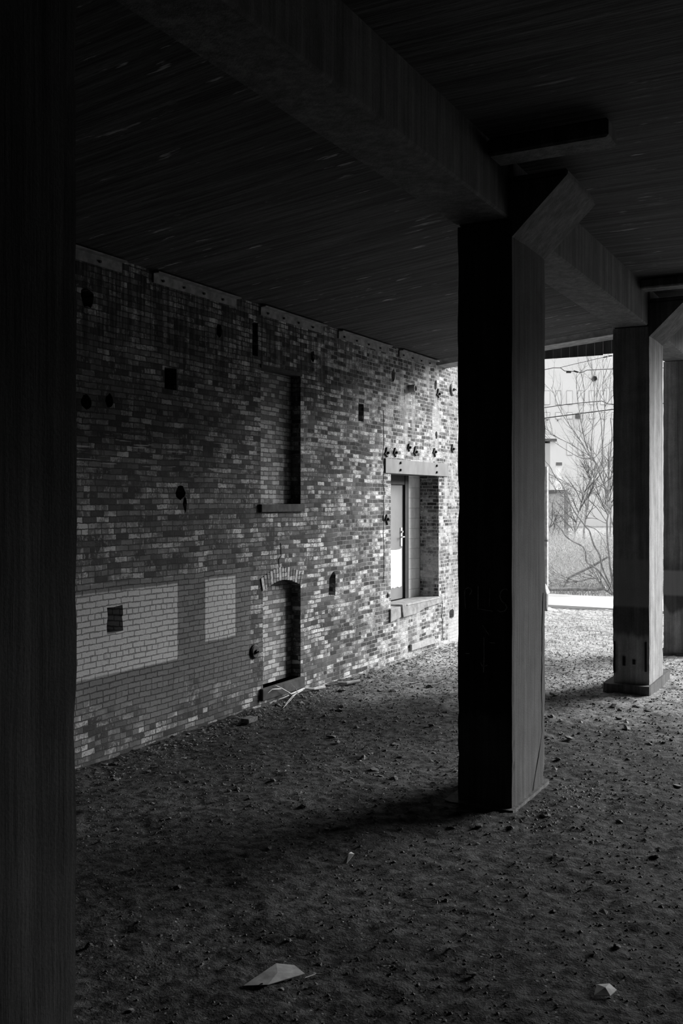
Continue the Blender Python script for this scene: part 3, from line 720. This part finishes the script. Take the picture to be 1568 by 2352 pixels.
# ------------------------------------------------------------------ buildings beyond the yard
R3 = Matrix.Rotation(TH, 4, 'Z')
def cbox(m, px0, px1, py0, py1, D, depth, zb=None):
    x0, x1 = D * (px0 - 784) / F, D * (px1 - 784) / F; z1 = EYE + D * (HY - py0) / F; z0 = EYE + D * (HY - py1) / F if zb is None else zb
    return m.box((x0, D, z0), (x1, D + depth, z1), R3)
DB = 115
bl = thing('warehouse', cw(25, DB), 'huge white windowed warehouse filling the background behind the trees', 'building')
cbox(MB(), 900, 1570, 560, 0, DB, 30, -.2).build('wall', M['white'], bl)
for py0, py1 in ((898, 929), (948, 962), (1018, 1045)):
    for k in range(7):
        px = 1250 + 25.8 * k
        if py0 > 1000 and k not in (2, 3, 7, 8): continue
        wf = cbox(MB(), px - .6, px + 12.6, py0 - 1, py1 + 1, DB - .06, .1, None).build('window', M['mgrey'] , bl)
        cbox(MB(), px, px + 12, py0, py1, DB - .12, .1, None).build('pane', M['glass'], wf).location = -(bl.location + wf.location) if False else (0, 0, 0)
c = P(1364, 870, DB); dr = (R3 @ Vector((0, -1, 0)))
MB().tube([c - dr * .2, c + dr * .25], .30, 16).build('round_vent', M['grey'], bl)
MB().tube([c + dr * .25, c + dr * .3], .22, 16).build('vent_grille', M['hole'], bl)
cbox(MB(), 1323, 1333, 951, 961, DB - .5, .5).build('square_vent', M['grey'], bl)
for (px, py) in ((1256, 965), (1280, 966)):
    c = P(px, py, DB); MB().tube([c, c + dr * .15], .07, 8).build('small_vent', M['grey'], bl)
b2 = thing('block_building', cw(17, 74), 'low white block building with a dark roof edge behind the tree', 'building')
cbox(MB(), 1000, 1263, 1018, 0, 74, 12, -.2).build('wall', M['white2'], b2)
cbox(MB(), 1263, 1276, 1012, 0, 74, 12, -.2).build('corner_pier', M['white'], b2)
x0, x1 = 74 * (1000 - 784) / F, 74 * (1264 - 784) / F; x2 = 74 * (1276.5 - 784) / F
re_ = MB().prism([(x0, 73.7), (x2, 73.7), (x2, 86), (x0, 86)], 2, E_(74 * (HY - 1014) / F), E_(74 * (HY - 1008) / F)); re_.v = [R3 @ v for v in re_.v]
re_.build('roof_edge', M['grey'], b2)
b3 = thing('annex', cw(16.6, 70), 'narrow white annex with a dark flat cap beside the block building', 'building')
cbox(MB(), 1276, 1290, 1068, 0, 76, 5, -.2).build('wall', M['white'], b3)
cbox(MB(), 1275.5, 1290.5, 1062, 1069, 75.8, 5.4).build('roof_cap', M['grey'], b3)
b4 = thing('shed', cw(15.8, 66), 'small grey shed half hidden by ivy and brush', 'building')
cbox(MB(), 1276, 1293, 1133, 0, 66, 3, -.2).build('wall', M['white2'], b4)
cbox(MB(), 1274, 1303, 1125, 1133, 65.7, 3.6).build('roof', M['grey'], b4)

# ------------------------------------------------------------------ trees
def wiggle(pts, sub=3, am=.02):
    out = []
    n = len(pts)
    for i in range(n - 1):
        p0 = pts[max(i-1, 0)]; p1_ = pts[i]; p2 = pts[i+1]; p3 = pts[min(i+2, n-1)]
        for k in range(sub):
            t = k / sub
            q = .5 * ((2*p1_) + (-p0 + p2) * t + (2*p0 - 5*p1_ + 4*p2 - p3) * t*t + (-p0 + 3*p1_ - 3*p2 + p3) * t**3)
            out.append(q + Vector([random.uniform(-am, am) for _ in range(3)]))
    out.append(pts[-1]); return out
def twig(m, p, d, L_, r_, depth, droop=0.):
    n = 5; pts = [p]; rad = [r_]; dd = d.normalized()
    for k in range(n):
        dd = (dd + Vector([random.uniform(-.22, .22) for _ in range(3)]) + Vector((0, 0, .07 - droop))).normalized()
        pts.append(pts[-1] + dd * L_ / n); rad.append(r_ * (1 - .75 * (k + 1) / n))
    m.tube(pts, rad, 4 if depth < 2 else 5, False)
    if depth > 0:
        for k in range(random.randint(2, 4)):
            i = random.randint(1, n - 1); sd = Vector([random.uniform(-1, 1) for _ in range(3)]); nd = ((pts[i+1] - pts[i]).normalized() + sd * .75).normalized()
            twig(m, pts[i], nd, L_ * random.uniform(.4, .7), rad[i] * .65, depth - 1, droop)
random.seed(21)
T0 = P(1412, 1368, 31.0); T0.z = 0
tree = thing('bare_tree', T0, 'bare many-stemmed young tree standing beyond the roadway', 'tree')
stems = [
 (3.2, 1.9, 0, [(1412,1368),(1405,1325),(1399,1285),(1395,1240),(1394,1200),(1396,1183)]),
 (2.0, .5, -.4, [(1396,1183),(1391,1173),(1378,1144),(1370,1121),(1364,1098),(1357,1065),(1357,1052),(1359,999),(1362,964),(1364,889),(1359,860),(1356,821)]),
 (1.9, .5, .4, [(1396,1183),(1395,1141),(1389,1119),(1375,1085),(1365,1061),(1358,1049),(1348,1040),(1335,1016),(1315,987),(1288,947),(1274,912),(1265,888)]),
 (1.5, .6, .6, [(1396,1183),(1405,1163),(1416,1152),(1430,1138)]),
 (1.7, .5, .7, [(1393,1180),(1390,1130),(1386,1098),(1383,1029),(1380,964),(1370,930),(1372,888),(1376,855)]),
 (1.2, .4, .2, [(1383,1029),(1389,942),(1384,895),(1386,863),(1382,818)]),
 (.8, .35, .2, [(1386,868),(1395,845),(1402,823)]),
 (1.2, .4, .6, [(1389,935),(1402,915),(1418,897)]),
 (2.6, .8, -.6, [(1412,1369),(1396,1335),(1382,1300),(1377,1275),(1363,1252),(1354,1221),(1343,1207),(1319,1175),(1299,1130),(1287,1109),(1273,1092),(1261,1070),(1250,1056)]),
 (1.5, .7, -.9, [(1319,1175),(1302,1148),(1288,1137),(1273,1122)]),
 (2.6, 1.6, -1.1, [(1411,1368),(1378,1316),(1360,1300),(1346,1290),(1345,1272),(1338,1256),(1306,1238),(1285,1212),(1268,1196),(1245,1168)]),
 (2.2, 1.1, -1.3, [(1408,1367),(1387,1353),(1374,1335),(1364,1328),(1335,1335),(1292,1338),(1258,1348)]),
 (1.2, .4, 1., [(1357,1053),(1340,1053),(1326,1049),(1292,1029),(1266,1011),(1248,1000)]),
 (1.1, .4, .9, [(1358,1050),(1331,1034),(1304,1017),(1275,1002),(1262,990),(1248,975)]),
 (1.2, .5, -.2, [(1392,1197),(1376,1174),(1356,1152),(1342,1139),(1315,1119),(1291,1104),(1277,1098)]),
 (.9, .4, 0, [(1391,1202),(1369,1192),(1342,1189),(1330,1186)]),
 (1.3, .45, 0, [(1357,1058),(1346,1020),(1338,996),(1335,975),(1328,930),(1324,895),(1324,858)]),
 (1.0, .4, .1, [(1335,975),(1340,930),(1342,903),(1336,860)]),
 (2.4, 1.3, 1.2, [(1414,1366),(1418,1300),(1416,1232),(1402,1190),(1400,1150),(1396,1130),(1400,1060),(1405,1000),(1402,960)]),
 (1.0, .5, .5, [(1357,1058),(1368,1048),(1385,1030),(1405,1015),(1420,1003)]),
 (1.0, .5, .3, [(1370,1121),(1352,1108),(1337,1094)]),
 (1.1, .5, .3, [(1371,1120),(1388,1110),(1402,1096),(1418,1085)]),
 (1.0, .5, .6, [(1343,1207),(1364,1213),(1376,1225),(1392,1255),(1400,1280)]),
]
tw = MB()
for (r0, r1, dz, pts) in stems:
    n = len(pts); q = []
    for i, (a, b) in enumerate(pts):
        k = min(1, (1368 - b) / 260) if b < 1368 else 0
        q.append(P(a, b, 31.0 + dz * max(0, k) * 1.6))
    base = dz
    q = wiggle(q, 3, .008); m_ = len(q); k_ = 31 / F
    rad = [((r0 + (r1 - r0) * i / (m_ - 1))) * k_ * .95 for i in range(m_)]
    MB().tube(q, rad, 7).build('branch', M['bark'], tree, True)
    if r0 < 2.3:
        for j in range(2, m_ - 1):
            if random.random() < .62:
                d = (q[j+1] - q[j]).normalized(); sd = Vector((random.uniform(-1, 1), random.uniform(-1, 1), random.uniform(-.2, .8)))
                twig(tw, q[j], d * .8 + sd * .8, random.uniform(.5, 1.5), max(.006, rad[j] * .45), 2)
tg = tw.build('twigs', M['twig'], tree); tag(tg, kind='stuff')

def gen_tree(name, base, h_, r_, label, spread=.35, n=9, cat='tree', depth=3, droop=0.):
    t = thing(name, base, label, cat)
    tr = MB(); pts = [Vector(base)]; d = Vector((random.uniform(-.1, .1), random.uniform(-.1, .1), 1))
    for k in range(6):
        d = (d + Vector((random.uniform(-.12, .12), random.uniform(-.12, .12), 0))).normalized(); pts.append(pts[-1] + d * h_ / 7)
    tr.tube(pts, [r_ * (1 - .12 * k) for k in range(7)], 7); tr.build('trunk', M['bark'], t, True)
    cr = MB()
    for k in range(n):
        i = random.randint(2, 6); a = random.uniform(0, 6.3)
        twig(cr, pts[i], Vector((math.cos(a) * spread * 2, math.sin(a) * spread * 2, 1)), h_ * random.uniform(.35, .55), r_ * .45, depth, droop)
    tag(cr.build('twigs', M['twig'], t), kind='stuff'); return t
random.seed(5)
def gb(px, D): v = cw(D * (px - 784) / F, D); v.z = -.05; return v
gen_tree('background_tree', gb(1312, 56), 4.2, .06, 'slender bare tree rising behind the shed, left of the big tree', n=12)
gen_tree('background_tree', gb(1340, 75), 5.5, .09, 'thin bare tree behind the middle of the thicket', n=12)
gen_tree('background_tree', gb(1400, 80), 6.5, .09, 'bare tree behind the main tree near the right pillar', n=12)
gen_tree('background_tree', gb(1270, 47), 3.0, .06, 'low bare sapling at the left of the thicket', n=8)
# ivy covered stump in front of the shed
iv = thing('ivy_column', gb(1300, 62), 'dark ivy-clad dead trunk in front of the shed', 'tree')
cols = [Vector(gb(1300, 62)) + Vector((0, 0, k * .5)) for k in range(8)]
MB().tube(cols, .14, 7).build('trunk', M['bark'], iv)
m = MB()
for _ in range(1500):
    p = random.choice(cols) + Vector((random.gauss(0, .35), random.gauss(0, .35), random.uniform(-.3, .6))); s = .06
    m.add([p, p + Vector((random.uniform(-s, s), random.uniform(-s, s), s)), p + Vector((s, random.uniform(-s, s), random.uniform(-s, s)))], [(0, 1, 2)])
tag(m.build('ivy', M['weeds'], iv), kind='stuff')
# thicket of dry brush
m = MB(); random.seed(8)
for _ in range(17000):
    D = random.uniform(33.5, 47); px = random.uniform(1235, 1640); p = cw(D * (px - 784) / F, D); p.z = 0
    hh = random.uniform(.5, 2.1) * (1.0 if D > 36 else .55); d = Vector((random.uniform(-.6, .6), random.uniform(-.6, .6), 1)); w = random.uniform(.004, .011); sx = cw(w, 0)
    a = p; pts = [a]
    for k in range(3):
        d = d + Vector((random.uniform(-.45, .45), random.uniform(-.4, .4), random.uniform(-.25, .1))); pts.append(pts[-1] + d.normalized() * hh / 3)
    for i in range(3):
        w0, w1_ = (1 - i / 3.5), (1 - (i + 1) / 3.5); m.add([pts[i] - sx*w0, pts[i] + sx*w0, pts[i+1] + sx*w1_, pts[i+1] - sx*w1_], [(0, 1, 2, 3)])
    if random.random() < .5:
        q = pts[random.randint(1, 2)]; e = q + Vector((random.uniform(-.4, .4), random.uniform(-.3, .3), random.uniform(.1, .5))); m.add([q - sx * .6, q + sx * .6, e], [(0, 1, 2)])
tag(m.build('dry_brush', M['brush']), 'tangled thicket of dry grass and brambles beyond the roadway', 'brush', kind='stuff')
m = MB()
for _ in range(4200):
    if random.random() < .6:
        D = random.uniform(30.6, 33.5); px = random.uniform(1238, 1640); p = cw(D * (px - 784) / F, D)
        hh = random.uniform(.04, .3)
    else:
        p = Vector((random.uniform(-7.6, -3), random.gauss(22, 2.6), 0)); hh = random.uniform(.02, .07)
        if blocked(p.x, p.y): continue
    p.z = gh(p.x, p.y); e = p + Vector((random.uniform(-.6, .6) * hh, random.uniform(-.6, .6) * hh, hh)); sx = cw(.006, 0)
    m.add([p - sx, p + sx, e], [(0, 1, 2)])
tag(m.build('weeds', M['weeds']), 'dry weeds and grass tufts on both sides of the roadway', 'weeds', kind='stuff')
# fallen logs
lg = [gb(1250, 31.6), gb(1319, 31.9), gb(1364, 31.7), gb(1390, 31.5)]
for v in lg: v.z = .12
lg[3].z = .2
tag(MB().tube(wiggle(lg, 3, .01), .055, 8).build('fallen_log', M['bark'], None, True, origin=lg[1] * 1.), 'long fallen log lying on the ground behind the roadway', 'log')
q = [P(1306, 1334, 32.4), P(1357, 1302, 32.2), P(1396, 1279, 31.9)]; q[0].z = .45; q.insert(0, P(1290, 1350, 32.5)); q[0].z = .05
tag(MB().tube(q, [.02, .035, .04, .035], 7).build('leaning_branch', M['bark'], None, True, origin=q[0]), 'straight dead branch leaning diagonally against the tree stems', 'branch')
sb = thing('stick_bundle', (-7.55, 25.0, 0), 'frayed bundle of split pale boards hanging off the wall corner by the downspout', 'bundle')
for k in range(9):
    a = onwall(1243.5 + k * .5, 1325 + k * 1.5, .12 + .02 * (k % 3)); b = P(1256 + k * .8, 1366 - k * .6, 25.0 + .05 * k)
    MB().tube([a, (a + b) / 2 + Vector((0, .02, .02)), b], [.012, .018, .014], 5).build('stick', M['wood'], sb)
# short grey pole far right of the corner for the brush edge
print('objects', len(bpy.data.objects))
